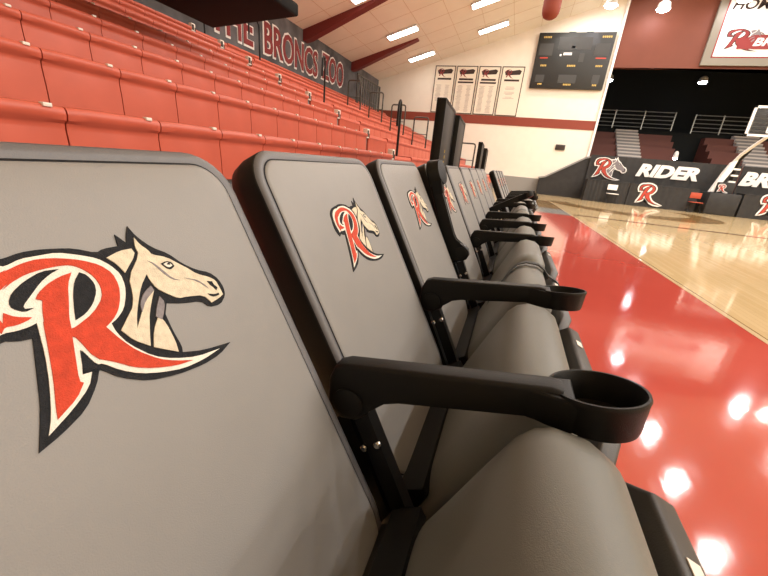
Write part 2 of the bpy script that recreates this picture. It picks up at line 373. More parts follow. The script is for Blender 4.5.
# ================================================================ THE HALL
Y0, Y1 = -9.0, 21.6           # back wall / end wall
ALC = 30.0                    # rear of the far alcove
XW = 3.25                     # right edge of the cream end wall
def plane(name, pts, m, th=0.0):
    mb = MB(); mb._f([mb.bm.verts.new(p) for p in pts], 0)
    return mb.build(name, m, smooth=False)
mb = MB(); mb.box(((LW + RW) / 2, (Y0 + ALC) / 2, -0.1), (RW - LW, ALC - Y0, 0.2))
struct(mb.build('floor', MT['wood'], smooth=False))
def flat(name, pts, z, m):
    mb = MB(); mb.prism(pts, lambda x, y: (x, y, -0.02), lambda x, y: (x, y, z))
    return struct(mb.build(name, m, smooth=False))
side = lambda y: 1.876 - 0.0306 * (y - 3.0)
YR = 10.9
flat('trim_1', [(0.12, -6), (side(-6), -6), (side(YR), YR), (0.12, YR)], 0.0015, MT['redfloor'])
flat('trim_2', [(side(-6), -6), (side(-6) + 0.05, -6), (side(16.5) + 0.05, 16.5), (side(16.5), 16.5)], 0.003, MT['line'])
flat('trim_3', [(side(-6) + 0.05, -6), (side(-6) + 0.062, -6), (side(16.5) + 0.062, 16.5), (side(16.5) + 0.05, 16.5)], 0.0031, MT['brownfloor'])
flat('trim_4', [(1.7, 11.2), (14, 11.2), (14, 11.42), (1.7, 11.42)], 0.0035, MT['lined'])
flat('trim_5', [(0.12, YR), (side(YR), YR), (side(12.6), 12.6), (0.12, 12.6)], 0.0015, MT['greyfloor'])
flat('trim_6', [(0.12, 12.6), (side(12.6), 12.6), (side(16.2), 16.2), (0.12, 16.2)], 0.0015, MT['brownfloor'])
# brown stained arc in front of the far drapes
arc = []
for k in range(25):
    a = PI * 0.05 + k / 24 * (PI * 1.15); arc.append((4.3 + 2.9 * math.cos(-a + PI * .2), 16.6 - 3.3 * math.sin(a - PI * .2) ))
arc2 = [(4.3 + (x - 4.3) * 0.72, 16.9 + (y - 16.6) * 0.66) for x, y in arc]
flat('trim_7', arc + arc2[::-1], 0.002, MT['brownfloor'])

# walls
def wall_poly(name, pts, y0, y1, m):
    mb = MB(); mb.prism(pts, lambda x, z: (x, y0, z), lambda x, z: (x, y1, z)); return struct(mb.build(name, m, smooth=False))
wall_poly('wall_end', [(LW - 0.2, -0.1), (XW, -0.1), (XW, ceil_z(XW) + 0.1), (LW - 0.2, ceil_z(LW - .2) + 0.1)], Y1, Y1 + 0.25, MT['wall'])
mb = MB(); mb.box((LW - 0.1, (Y0 + Y1) / 2, 2.6), (0.2, Y1 - Y0, 5.4)); struct(mb.build('wall_left', MT['darkwall'], smooth=False))
mb = MB(); mb.box((RW + 0.1, (Y0 + ALC) / 2, 2.8), (0.2, ALC - Y0, 5.8)); struct(mb.build('wall_right', MT['wall'], smooth=False))
zr = ceil_z(RIDGE)
wall_poly('wall_back', [(LW - .2, -0.1), (RW + .2, -0.1), (RW + .2, ceil_z(RW)), (RIDGE, zr), (LW - .2, CZ)], Y0 - 0.2, Y0, MT['wall'])
# rust red header over the alcove, alcove shell
HB = 6.0
wall_poly('wall_header', [(XW, HB), (RW, HB), (RW, ceil_z(RW) + .1), (RIDGE, zr + .1), (XW, ceil_z(XW) + .1)], Y1 + 0.02, Y1 + 0.3, MT['header'])
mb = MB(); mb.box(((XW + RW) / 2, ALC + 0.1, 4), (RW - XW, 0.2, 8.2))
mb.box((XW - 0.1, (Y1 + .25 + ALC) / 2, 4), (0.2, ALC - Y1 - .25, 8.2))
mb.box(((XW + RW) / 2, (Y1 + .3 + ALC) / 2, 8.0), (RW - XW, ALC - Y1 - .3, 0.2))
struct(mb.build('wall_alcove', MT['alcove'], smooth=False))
# ceiling: two pitched slabs
mb = MB()
mb.prism([(LW - .2, CZ - CS * .2), (RIDGE, zr), (RW + .2, ceil_z(RW + .2)), (RW + .2, ceil_z(RW + .2) + .2), (RIDGE, zr + .2), (LW - .2, CZ + .15)],
         lambda x, z: (x, Y0 - .2, z), lambda x, z: (x, Y1 + .3, z))
struct(mb.build('ceiling', MT['ceil'], smooth=False))
# brick red stripe, grey wainscot, ceiling board joints
mb = MB(); mb.box(((LW + XW) / 2, Y1 - 0.012, 3.47), (XW - LW, 0.024, 0.42)); struct(mb.build('trim_8', MT['stripe'], smooth=False))
mb = MB(); mb.box(((LW + XW) / 2, Y1 - 0.02, 0.38), (XW - LW, 0.04, 0.76)); struct(mb.build('baseboard_end', MT['greywall'], smooth=False))
mb = MB()
ang = math.atan(CS); rotc = Matrix.Rotation(-ang, 3, 'Y')
for k in range(1, 15):
    x = LW + k * 1.22 * math.cos(ang); mb.box((x, (Y0 + Y1) / 2, ceil_z(x) - .002), (0.012, Y1 - Y0, 0.006), rot=rotc)
for k in range(25):
    y = Y0 + k * 1.22
    mb.box(((LW + RIDGE) / 2, y, ceil_z((LW + RIDGE) / 2) - .002), ((RIDGE - LW) / math.cos(ang), 0.012, 0.006), rot=rotc)
MT['joint'] = mat('ceiling_joint', (0.60, 0.49, 0.34), 0.8, 0.2)
struct(mb.build('trim_9', MT['joint'], smooth=False))
mb = MB(); mb.box((XW + 0.0, Y1 - 0.03, 4.5), (0.10, 0.10, 9.0 - 0.4)); struct(mb.build('trim_10', MT['white'], smooth=False))

# ================================================================ BLEACHERS
ROWS = 9                       # row 0 stands behind the chairs
bx = lambda b: -1.075 - 0.822 * b
bz = lambda b: 0.725 + 0.341 * b
# stepped platform
mb = MB()
prof = [(bx(0) - 0.07, 0.0)]
for b in range(ROWS):
    prof.append((bx(b) - 0.07, bz(b) - 0.035))
    prof.append((bx(b + 1) - 0.07, bz(b) - 0.035))
prof[-1] = (LW + 0.005, bz(ROWS - 1) - 0.035); prof.append((LW + 0.005, 0.0))
mb.prism(prof, lambda x, z: (x, -1.5, z), lambda x, z: (x, Y1 - 0.06, z))
plat = tag(mb.build('bleacher_platform', MT['deck'], smooth=False), 'stepped grey platform with a red stepped aisle that carries the red bleacher rows', 'bleacher')
MW = 0.46
def bench_module():
    mb = MB()
    P = [(0.0, -0.034), (-0.003, -0.016), (-0.012, -0.004), (-0.03, 0.0), (-0.40, 0.004), (-0.40, -0.018), (-0.055, -0.03),
         (-0.055, -0.325), (-0.020, -0.325), (-0.022, -0.2), (-0.028, -0.10), (-0.030, -0.085), (-0.024, -0.072), (-0.006, -0.056)]
    n = 5; hw = MW / 2 - 0.0035
    rs = []
    for k in range(n + 1):
        f = -1 + 2 * k / n
        q = 0.004 if abs(f) > 0.99 else 0.0
        rs.append([Vector((x - (q if x > -0.03 else 0), f * hw, z - (q if z > -0.06 and x > -0.05 else 0))) for x, z in P])
    mb.rings(rs)
    me = mb.build('seat_module', MT['bench'], ang=35)
    return me
mod = bench_module()
mb = MB(); mb.box((-0.013, 0, -0.005), (0.03, 0.034, 0.016), bev=0.003); tagm = mb.build('seat_tag', MT['tag'])
mb = MB()
mb.box((0, 0, 0), (0.09, 0.115, 0.16), 0, bev=0.01); mb.box((0.047, -0.02, 0.0), (0.006, 0.06, 0.11), 1); mb.box((0.048, 0.04, -0.03), (0.006, 0.025, 0.07), 1)
plate = mb.build('row_number_plate', [MT['tag'], MT['ink']], smooth=False)
ends = {0: 5.6, 1: 5.76, 2: 6.65, 3: 7.05, 4: 7.3, 5: 7.43, 6: 7.5, 7: 7.6, 8: 7.62}
names = ['lowest', 'second', 'third', 'fourth', 'fifth', 'sixth', 'seventh', 'eighth', 'topmost']
for sec in (0, 1):
    for b in range(ROWS):
        if sec == 0: ya, yb = None, ends[b]
        else: ya, yb = ends[b] + 1.15, Y1 - 0.3
        if sec == 0:
            n = int((yb + 0.9) / MW); ys = [yb - MW / 2 - k * MW for k in range(n)]
            # line the joints up with the tags seen in the photo
        else:
            n = int((yb - ya) / MW); ys = [ya + MW / 2 + k * MW for k in range(n)]
        rt = empty('bleacher_row', (bx(b), 0, bz(b)))
        nm = names[b]
        if sec == 0:
            lab = {'lowest': 'lowest red bleacher row right behind the grey chairs, on the near side of the aisle',
                   'topmost': 'topmost red bleacher row under the lettered charcoal wall, near side of the aisle'}.get(nm, nm + ' red bleacher row up from the floor, on the near side of the aisle')
        else:
            lab = {'lowest': 'lowest red bleacher row beyond the aisle, mostly hidden behind the black panels',
                   'topmost': 'topmost red bleacher row beyond the aisle, against the charcoal wall'}.get(nm, nm + ' red bleacher row up from the floor, beyond the aisle toward the cream end wall')
        tag(rt, lab, 'bleacher row', 'red bleacher rows')
        for y in ys:
            c = mod.copy(); COL.objects.link(c); c.parent = rt; c.location = (0, y, 0)
            if sec == 0 and b < 6:
                t = tagm.copy(); COL.objects.link(t); t.parent = c; t.location = (0, MW / 2 - 0.07, 0)
        if sec == 0 and b > 0:
            p = plate.copy(); COL.objects.link(p); p.parent = rt; p.location = (-0.06, yb + 0.058, -0.005)
            p['label'] = 'white plate with a black mark at the row end'
for q in (mod, tagm, plate): bpy.data.objects.remove(q)

for b in range(ROWS):
    mb = MB(); y0, y1 = ends[b] + 0.125, ends[b] + 1.14
    P_ = [(0.0, -0.05), (-0.012, -0.006), (-0.03, 0.0), (-0.46, 0.0), (-0.46, -0.033), (-0.06, -0.033), (-0.06, -0.326), (-0.02, -0.326), (-0.02, -0.09)]
    mb.prism(P_, lambda x, z: (bx(b) + x - .015, y0, bz(b) + z - .02), lambda x, z: (bx(b) + x - .015, y1, bz(b) + z - .02))
    mb.build('stair_step', MT['bench'], plat, ang=35)['label'] = 'red aisle step'
# aisle hand rails with hooked tops
def hand_rail(x, y, zb, h, lab, hk=0.06):
    rt = empty('hand_rail', (x, y, zb))
    mb = MB(); r = 0.021
    path = [(0, 0, 0), (0, 0, h - .16)]
    for k in range(1, 9):
        a = k / 8 * PI; path.append((0, -hk + hk * math.cos(a), h - .16 + 0.15 * math.sin(a)))
    path.append((0, -2 * hk, h - 0.4))
    mb.tube(path, r); mb.build('rail_post', MT['steel'], rt)
    mb = MB(); mb.lathe([(0.05, 0.0), (0.05, 0.012), (0.028, 0.02), (0.024, 0.06)], (0, 0, 0), cap0=True, cap1=True, seg=16)
    mb.build('base_flange', MT['steel'], rt)
    return tag(rt, lab, 'handrail', 'black aisle handrails')
hand_rail(-2.0, 6.25, bz(0) - 0.034, 1.22, 'black handrail post in the aisle just above the third grey chair')
hand_rail(-4.45, 8.1, bz(3) - 0.034, 1.27, 'black handrail post in the aisle, standing at the gap between the words BRONCS and ZOO')
hand_rail(-6.9, 9.05, bz(6) - 0.034, 1.27, 'black hooked handrail in front of the first letters of BRONCS', 0.2)
hand_rail(-7.75, 8.1, bz(7) - 0.034, 1.27, 'black hooked handrail under the left end of the black slab overhead', 0.2)

# low hoop rails of the farther aisle
for b in range(1, 7):
    x = bx(b) + 0.25; zb = bz(b - 1) - 0.034
    rt = empty('hoop_rail', (x, 12.6, zb)); mb = MB(); h = 1.02; w_ = 0.24
    mb.tube([(-w_, 0, 0), (-w_, 0, h - .06), (-w_ + .02, 0, h - .02), (-w_ + .06, 0, h), (w_ - .06, 0, h), (w_ - .02, 0, h - .02), (w_, 0, h - .06), (w_, 0, 0)], 0.024, seg=8)
    mb.build('hoop', MT['chrome'], rt)
    mb = MB(); mb.tube([(-w_, 0, h * .5), (w_, 0, h * .5)], 0.011, seg=8); mb.build('cross_bar', MT['chrome'], rt)
    tag(rt, 'thin dark hoop rail in the far aisle, %s one up from the floor' % names[b - 1].replace('lowest', 'first'), 'handrail', 'hoop rails of the far aisle')
# dense grate of rails at the top of the far aisle
rt = empty('rail_screen', (-7.3, 17.6, bz(7) - 0.034)); mb = MB()
mb.tube([(0, -1.4, 0), (0, -1.4, 1.3), (0, 1.4, 1.3), (0, 1.4, 0)], 0.035, seg=8); mb.build('screen_frame', MT['chrome'], rt)
mb = MB()
for k in range(10): mb.tube([(0, -1.25 + k * .28, 0), (0, -1.25 + k * .28, 1.3)], 0.024, seg=6)
for z in (.45, .9): mb.tube([(0, -1.4, z), (0, 1.4, z)], 0.012, seg=6)
mb.build('screen_bars', MT['chrome'], rt)
tag(rt, 'dark barred rail screen at the top of the far aisle beside the charcoal wall', 'rail')

# ================================================================ LEFT WALL LETTERING, BEAMS, BLACK SLAB
def wall_word(word, y0, y1, z0, z1, lab):
    rt = empty('wall_lettering', (LW, y0, z0))
    fit_text('letter_outline', word, MT['white'], (0.012, -0.03, -0.03), (0, 1, 0), (0, 0, 1), y1 - y0 + .06, z1 - z0 + .06, rt, bold=0.045, depth=0.008)
    fit_text('letter_face', word, MT['maroon'], (0.03, 0.03, 0.03), (0, 1, 0), (0, 0, 1), y1 - y0 - .06, z1 - z0 - .06, rt, bold=0.018, depth=0.008)
    tag(rt, lab, 'sign')
wall_word('THE', 8.9, 10.7, 3.83, 4.74, 'white-edged maroon word THE on the charcoal wall, half hidden by the black slab')
wall_word('BRONCS', 11.2, 14.65, 3.83, 4.78, 'white-edged maroon word BRONCS on the charcoal wall')
wall_word('ZOO', 14.95, 17.0, 3.90, 4.90, 'white-edged maroon word ZOO on the charcoal wall')
for y, lab in ((13.7, 'oxblood tapered roof beam over the word BRONCS'), (18.0, 'oxblood tapered roof beam beyond the word ZOO')):
    mb = MB(); x1 = -5.25
    mb.prism([(LW, ceil_z(LW) - 0.36), (LW + .25, ceil_z(LW) - 0.30), (x1, ceil_z(x1) - 0.05), (x1, ceil_z(x1) + .02), (LW, ceil_z(LW) + .02)],
             lambda x, z: (x, y - .16, z), lambda x, z: (x, y + .16, z))
    tag(mb.build('roof_beam', MT['beam'], smooth=False), lab, 'beam')
# black slab hanging over the upper rows
rt = empty('hanging_platform', (-4.22, 5.0, 2.75))
mb = MB()
mb.prism([(-5.17, 3.0), (-3.28, 2.75), (-3.32, 5.22), (-5.165, 5.58)], lambda x, y: (x + 4.22, y - 5.0, 0.0), lambda x, y: (x + 4.22, y - 5.0, 0.16), bev=0.03)
mb.build('platform_slab', MT['cloth'], rt)
for x, y in ((-3.42, 5.08), (-3.42, 3.0), (-5.0, 3.2), (-5.0, 5.35)):
    mb = MB(); mb.tube([(x + 4.22, y - 5.0, 0.1), (x + 4.22, y - 5.0, ceil_z(x) - 2.75)], 0.025, seg=8); mb.build('hanger_rod', MT['steel'], rt)
tag(rt, 'black cloth-covered slab hanging over the upper bleacher rows at the top of the view', 'platform')

# ================================================================ CHAIRS
BK = 0.542; BS = math.sqrt(1 + BK * BK)
X0, Z0 = -0.36, 0.957
U = Vector((0, 1, 0)); V = Vector((-BK / BS, 0, 1 / BS)); Nn = Vector((1 / BS, 0, BK / BS))
def bp(u, v, t): return Vector((X0, 0, Z0)) + U * u + V * v + Nn * t
def rrect(hw, top, bot, rt, rb, n=9):
    o = []
    for cx, cy, r, a0 in ((hw - rt, top - rt, rt, 0), (-hw + rt, top - rt, rt, PI / 2), (-hw + rb, bot + rb, rb, PI), (hw - rb, bot + rb, rb, 1.5 * PI)):
        for k in range(n):
            a = a0 + k / (n - 1) * PI / 2; o.append((cx + r * math.cos(a), cy + r * math.sin(a)))
    return o
HWB = 0.224; BOT = -0.635
def back_ring(inset, t):
    return [bp(u, v, t) for u, v in rrect(HWB - inset, -inset, BOT + inset, max(.005, 0.055 - inset), max(.005, 0.10 - inset))]
def make_backrest(root):
    mb = MB()
    mb.rings([back_ring(0.05, -0.070), back_ring(0.02, -0.066), back_ring(0.004, -0.054), back_ring(0.0, -0.036), back_ring(0.0, -0.010),
              back_ring(0.001, -0.005), back_ring(0.0045, -0.0008), back_ring(0.012, 0.001), back_ring(0.0165, -0.0012)], 0, cap1=True)
    for f in mb.bm.faces:
        c = sum((v.co for v in f.verts), Vector()) / len(f.verts)
        t = (c - Vector((X0, 0, Z0))).dot(Nn)
        if t > -0.0045: f.material_index = 1
    b = mb.build('backrest', [MT['shell'], MT['rim']], root, ang=60)
    mb = MB()
    mb.rings([back_ring(0.0175, -0.003), back_ring(0.0178, -0.0004), back_ring(0.0195, 0.0012), back_ring(0.024, 0.0022), back_ring(0.05, 0.003), back_ring(0.10, 0.0034)], 0, cap0=False)
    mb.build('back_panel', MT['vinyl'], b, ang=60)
    mb = MB()
    mb.rings([back_ring(0.0160, -0.0005), back_ring(0.0182, 0.0002)], 0, cap0=False, cap1=False)
    mb.build('seam_piping', MT['seam'], b)
    return b
# raised tip-up seat: side profile (x, z)
SP = [(-0.0834, 0.3712), (-0.0497, 0.444), (-0.0073, 0.548), (0.0337, 0.6468), (0.056, 0.694), (0.074, 0.714), (0.098, 0.724), (0.136, 0.72), (0.158, 0.706), (0.17, 0.684), (0.168, 0.652), (0.1382, 0.5584), (0.0803, 0.444), (0.0358, 0.3556), (-0.02, 0.335), (-0.0647, 0.3452)]
HWS = 0.232
def make_seat(root):
    mb = MB()
    cx = sum(p[0] for p in SP) / len(SP); cz = sum(p[1] for p in SP) / len(SP)
    rs = []
    R_ = 0.075
    ys = []
    for k in range(9):
        a = k / 8 * PI / 2; ys.append((-HWS + R_ * (1 - math.sin(a)), R_ * (1 - math.cos(a))))
    ys = ys[::-1]
    ys = [(-HWS + R_ * (1 - math.cos(a * PI / 16)), R_ * (1 - math.sin(a * PI / 16))) for a in range(9)]
    full = ys + [(-y, i) for y, i in reversed(ys)]
    # inward offset along the profile's own normals, stronger at the free edge
    n = len(SP)
    nor = []
    for i in range(n):
        a, c = Vector(SP[i - 1]), Vector(SP[(i + 1) % n]); t = (c - a).normalized(); nor.append(Vector((t.y, -t.x)))
    s = 1
    if sum((Vector(SP[i]) - Vector((cx, cz))).dot(nor[i]) for i in range(n)) > 0: s = -1
    for y, ins in full:
        ring = []
        for (x, z), q in zip(SP, nor):
            up = min(1.0, max(0.0, (z - 0.38) / 0.25))
            d = ins * (0.28 + 0.35 * up)
            ring.append(Vector((x + s * q.x * d, y, z + s * q.y * d - 0.012 * up * (abs(y) / HWS) ** 2)))
        rs.append(ring)
    mb.rings(rs)
    seat = mb.build('seat', MT['seatvinyl_shaded'], root, ang=70)
    mb = MB()
    P_ = [(-0.118, 0.372), (-0.070, 0.478), (-0.052, 0.486), (-0.030, 0.505), (-0.020, 0.49), (-0.050, 0.41), (-0.085, 0.350), (-0.108, 0.352)]
    mb.prism(P_, lambda x, z: (x, -HWS + .012, z), lambda x, z: (x, HWS - .012, z), bev=0.004)
    mb.build('hinge_shade_plate', MT['black'], seat, ang=35)  # added black plate for the dark hinge area, also deepens the hollow's shade
    # plastic pan with chamfered corners on the seat's underside, which faces the court
    mb = MB()
    a0, a1 = Vector((0.066, 0.36)), Vector((0.199, 0.674))
    t = (a1 - a0); L = t.length; t.normalize(); q = Vector((t.y, -t.x))
    def pf(y, d, o): p = a0 + t * d + q * o; return Vector((p.x, y, p.y))
    hw = HWS - 0.001
    pts = [(-hw, 0), (hw, 0), (hw, L - 0.035), (hw - 0.045, L), (-hw + 0.045, L), (-hw, L - 0.035)]
    mb.prism(pts, lambda y, d: pf(y, d, -0.006), lambda y, d: pf(y, d, 0.024), bev=0.006)
    pan = mb.build('seat_pan', MT['pan'], seat)
    mb = MB()
    ly, ld = 0.11, L - 0.012
    mb.prism([(-.012, -.006), (.012, -.006), (.012, .006), (-.012, .006)], lambda a, b: pf(ly + a, L + 0.0005, 0.009 + b), lambda a, b: pf(ly + a, L + 0.0015, 0.009 + b))
    lb = mb.build('label_sticker', MT['tag'], pan, smooth=False); lb['label'] = 'small white sticker'
    mb = MB(); mb.box((-0.035, 0.0, 0.330), (0.09, 0.46, 0.05), bev=0.012); mb.tube([(-0.06, -0.238, 0.365), (-0.06, 0.238, 0.365)], 0.016, seg=12); mb.build('hinge_channel', MT['steel'], root)
    return seat
AY = 0.25
PIV = Vector((-0.166, AY, 0.622))
def make_arm(root):
    """armrest with its origin at the pivot"""
    hw = 0.0165
    mb = MB()
    P = [(-0.034, -0.004), (-0.031, 0.033), (-0.022, 0.054), (-0.006, 0.061), (0.258, 0.092), (0.272, 0.09), (0.272, 0.052), (0.245, 0.05), (0.075, 0.026), (0.052, 0.018), (0.036, 0.004), (0.03, -0.016), (0.012, -0.03), (-0.012, -0.032), (-0.028, -0.02)]
    mb.prism(P, lambda x, z: (x, -hw, z), lambda x, z: (x, hw, z), bev=0.006)
    arm = mb.build('armrest', MT['black'], root, ang=50)
    arm.location = PIV
    mb = MB(); c = (0.314, 0, -0.012)
    mb.lathe([(0.028, 0.062), (0.0455, 0.064), (0.0475, 0.070), (0.0530, 0.100), (0.0545, 0.105), (0.0535, 0.1085), (0.0505, 0.1085), (0.049, 0.105), (0.0435, 0.072), (0.028, 0.068)], c, seg=48, cap0=True, cap1=True)
    cup = mb.build('cup_holder', MT['black'], arm, ang=35)
    cup.rotation_euler = (-0.13, -0.12, 0); cup.location = (0.010, 0.004, -0.044)
    mb = MB(); mb.prism([(0.235, -hw), (0.258, -hw - 0.004), (0.285, -0.030), (0.285, 0.030), (0.258, hw + .004), (0.235, hw)],
                        lambda x, y: (x, y, 0.046), lambda x, y: (x, y, 0.086), bev=0.004)
    mb.build('cup_holder_neck', MT['black'], arm, ang=35)
    for s in (-1, 1):
        mb = MB(); mb.lathe([(0.0235, s * hw), (0.0235, s * (hw + .003)), (0.020, s * (hw + .0045)), (0.001, s * (hw + .0045))], (0, 0, 0), axis='y', seg=28, cap1=True)
        mb.build('hinge_cap', MT['black'], arm)
    return arm
def make_frame(root, y):
    """side standard: bracket along the back edge, crossed front and rear legs"""
    mb = MB()
    a, b = Vector((-0.160, 0, 0.610)), Vector((-0.048, 0, 0.385))
    t = (b - a).normalized(); q = Vector((t.z, 0, -t.x))
    for off, th in ((-0.014, 0.026), (0.016, 0.020)):
        rs = []
        for p in (a, b):
            c = p + q * off
            rs.append([c + Vector((0, sy * 0.012 + y, 0)) + q * sx * th / 2 for sx, sy in ((-1, -1), (1, -1), (1, 1), (-1, 1))])
        mb.rings(rs)
    br = mb.build('side_bracket', MT['steel'], root, ang=30)
    for p, dx in ((a + t * .055, .0), (a + t * .052, .024), (b - t * .05, .006), (b, .01)):
        for s in (-1,):
            c = p - q * dx; mb = MB()
            mb.lathe([(0.006, y - 0.0125), (0.006, y - 0.016), (0.004, y - 0.018), (0.0005, y - 0.018)], (c.x, 0, c.z), axis='y', seg=10, cap1=True)
            mb.build('screw', MT['screw'], br)
    mb = MB(); mb.tube([(-0.075, y, 0.425), (-0.055, y, 0.385), (0.20, y, 0.02)], 0.013, seg=10)
    l1 = mb.build('leg', MT['steel'], root)
    mb = MB(); mb.tube([(-0.02, y, 0.40), (-0.055, y, 0.375), (-0.30, y, 0.02)], 0.013, seg=10)
    l2 = mb.build('leg', MT['steel'], root)
    for l, x in ((l1, 0.205), (l2, -0.305)):
        mb = MB(); mb.box((x, y, 0.014), (0.06, 0.03, 0.028), bev=0.006); mb.build('rubber_foot', MT['black'], l)
    mb = MB()
    for s in (-1, 1): mb.tube([(-0.135, y, 0.50), (-0.135, y - s * 0.03, 0.50)], 0.008, seg=8)
    mb.build('mount_pin', MT['steel'], br)
chair = empty('arena_chair')
back = make_backrest(chair)
EM = bpy.data.objects  # emblem rides on the back panel
emb = emblem(lambda u, v, t: bp(u, v, t + 0.0034), chair)
make_seat(chair); make_arm(chair); make_frame(chair, AY)
mb = MB(); mb.tube([(-0.29, -0.24, 0.035), (-0.29, 0.262, 0.035)], 0.011, seg=8); mb.build('stretcher', MT['steel'], chair)
N_CH = 13
labels = [
 'nearest grey padded chair, cut off by the left edge, with the largest horse emblem',
 'second grey padded chair from the camera, its whole horse emblem in view',
 'third grey padded chair, its armrest flipped upright and a strap on its seat',
 'fourth grey padded chair from the camera, partly hidden by an upright armrest',
 'fifth grey padded chair from the camera, in the middle of the row',
 'sixth grey padded chair from the camera, in the middle of the row',
 'seventh grey padded chair from the camera, its armrest tilted halfway up',
 'eighth grey padded chair from the camera, narrow sliver of back in view',
 'ninth grey padded chair from the camera, the last before the row steps forward',
 'tenth grey padded chair from the camera, the first set forward of the row',
 'eleventh grey padded chair from the camera, third from the far end',
 'twelfth grey padded chair from the camera, second from the far end',
 'farthest grey padded chair in the row, next to the grey wainscot']
xo = [0, 0, 0.004, 0.02, 0.02, 0.02, 0.02, 0.02, 0.02, 0.11, 0.12, 0.13, 0.14]
rise = [0.012, 0, 0.03, -0.012, -0.012, -0.012, -0.02, -0.012, -0.012, -0.01, -0.01, -0.01, -0.01]
tilt = [3.0, 0, 104, -3, -3, -3, 24, -3, -3, 0, 0, 0, 0]
PITCH = 0.50
chairs = []
for i in range(N_CH):
    c = chair if i == 0 else copy_tree(chair)
    chairs.append(c)
for i, c in enumerate(chairs):
    c.location = (xo[i], 0.165 + PITCH * i + (0.15 if i >= 9 else 0), 0)
    tag(c, labels[i], 'chair', 'grey arena chairs with horse emblem')
    for ch in c.children:
        if ch.name.startswith('seat'): ch.location = (-0.006, 0, 0.006) if i == 0 else (-0.014, 0, -0.028) if i == 1 else (-0.012, 0, -0.045)
        if ch.name.startswith('backrest') and i == 0: ch.location = V * 0.004
        if ch.name.startswith('backrest') and i: ch.location = V * (0.015 if i == 1 else 0.02)
        if ch.name.startswith('emblem') and i == 1: ch.location = V * -0.006 + U * -0.010
        if ch.name.startswith('armrest'):
            ch.location = PIV + Vector((0.016 if i else 0, 0, rise[i])); ch.rotation_euler = (0, -math.radians(tilt[i]), 0)
            if i == 2: ch['label'] = 'armrest flipped upright'
            if i == 6: ch['label'] = 'armrest tilted halfway up'
# strap round the third seat
st = [c for c in chairs[2].children if c.name.startswith('seat') and 'hinge' not in c.name][0]
mb = MB(); yo = 0.10
rs = []
for dy in (0, 0.035):
    rs.append(dy)
P3 = [(-0.004, 0.552), (0.032, 0.648), (0.054, 0.696), (0.072, 0.717), (0.098, 0.7275), (0.137, 0.7235), (0.16, 0.709), (0.178, 0.687), (0.204, 0.674), (0.22, 0.66), (0.178, 0.552)]
o_ = [[Vector((x + dx, yo + dy + 0.25 * (x - .06), z + dz)) for x, z in P3] for dy, dx, dz in ((0, 0, 0), (0, .002, .004), (0.03, .002, .004), (0.03, 0, 0))]
for a, b in ((0, 1), (1, 2), (2, 3)):
    va = [mb.bm.verts.new(p) for p in o_[a]]; vb = [mb.bm.verts.new(p) for p in o_[b]]
    for k in range(len(va) - 1): mb._f([va[k], va[k + 1], vb[k + 1], vb[k]], 0)
mb.build('strap', MT['webbing'], st)

# ================================================================ BLACK PANELS BEHIND THE ROW
def black_panel(loc, rz, wd, h, th, lab, cat='panel', pts=None, marks=False):
    rt = empty('standing_panel', loc, rz)
    mb = MB(); mb.box((0, 0, h / 2 + .05), (th, wd, h - .1), bev=0.02); mb.build('panel_board', MT['panelblack'], rt)
    mb = MB(); mb.box((-.0, -wd / 2 + .012, h / 2 + .04), (th + .012, .03, h - .08), bev=0.006)
    mb.box((0, wd / 2 - .012, h / 2 + .04), (th + .012, .03, h - .08), bev=0.006); mb.box((0, 0, h - .015), (th + .012, wd, .03), bev=.006)
    mb.build('panel_edge', MT['black'], rt)
    for s in (-1, 1):
        mb = MB(); mb.box((0, s * wd * .38, .03), (.36, .05, .06), bev=.008); mb.build('foot', MT['black'], rt)
    if marks:
        mb = MB()
        for k in range(7): mb.box((th / 2 + .0025, -.05 + .02 * (k % 2), h - .45 - k * .055), (.004, .04, .03))
        q = mb.build('faint_lettering', MT['yellow'], rt, smooth=False); q['label'] = 'faint yellowish vertical lettering'
    return tag(rt, lab, cat, 'black panels standing behind the chairs')
black_panel((-0.80, 4.05, 0), 0.05, 0.80, 1.56, 0.08, 'tall black panel with faint yellowish lettering behind the fourth chair, taller of the front pair', marks=True)
black_panel((-0.80, 4.95, 0), 0.05, 0.80, 1.53, 0.08, 'tall black panel right beside the lettered one, second of the front pair')
black_panel((-0.80, 8.3, 0), 0.05, 1.1, 1.47, 0.07, 'black panel farther along the row, between the hoop rails')
black_panel((-0.80, 9.6, 0), 0.05, 1.1, 1.43, 0.07, 'black panel behind the other far one, shortest and nearest the cream wall')

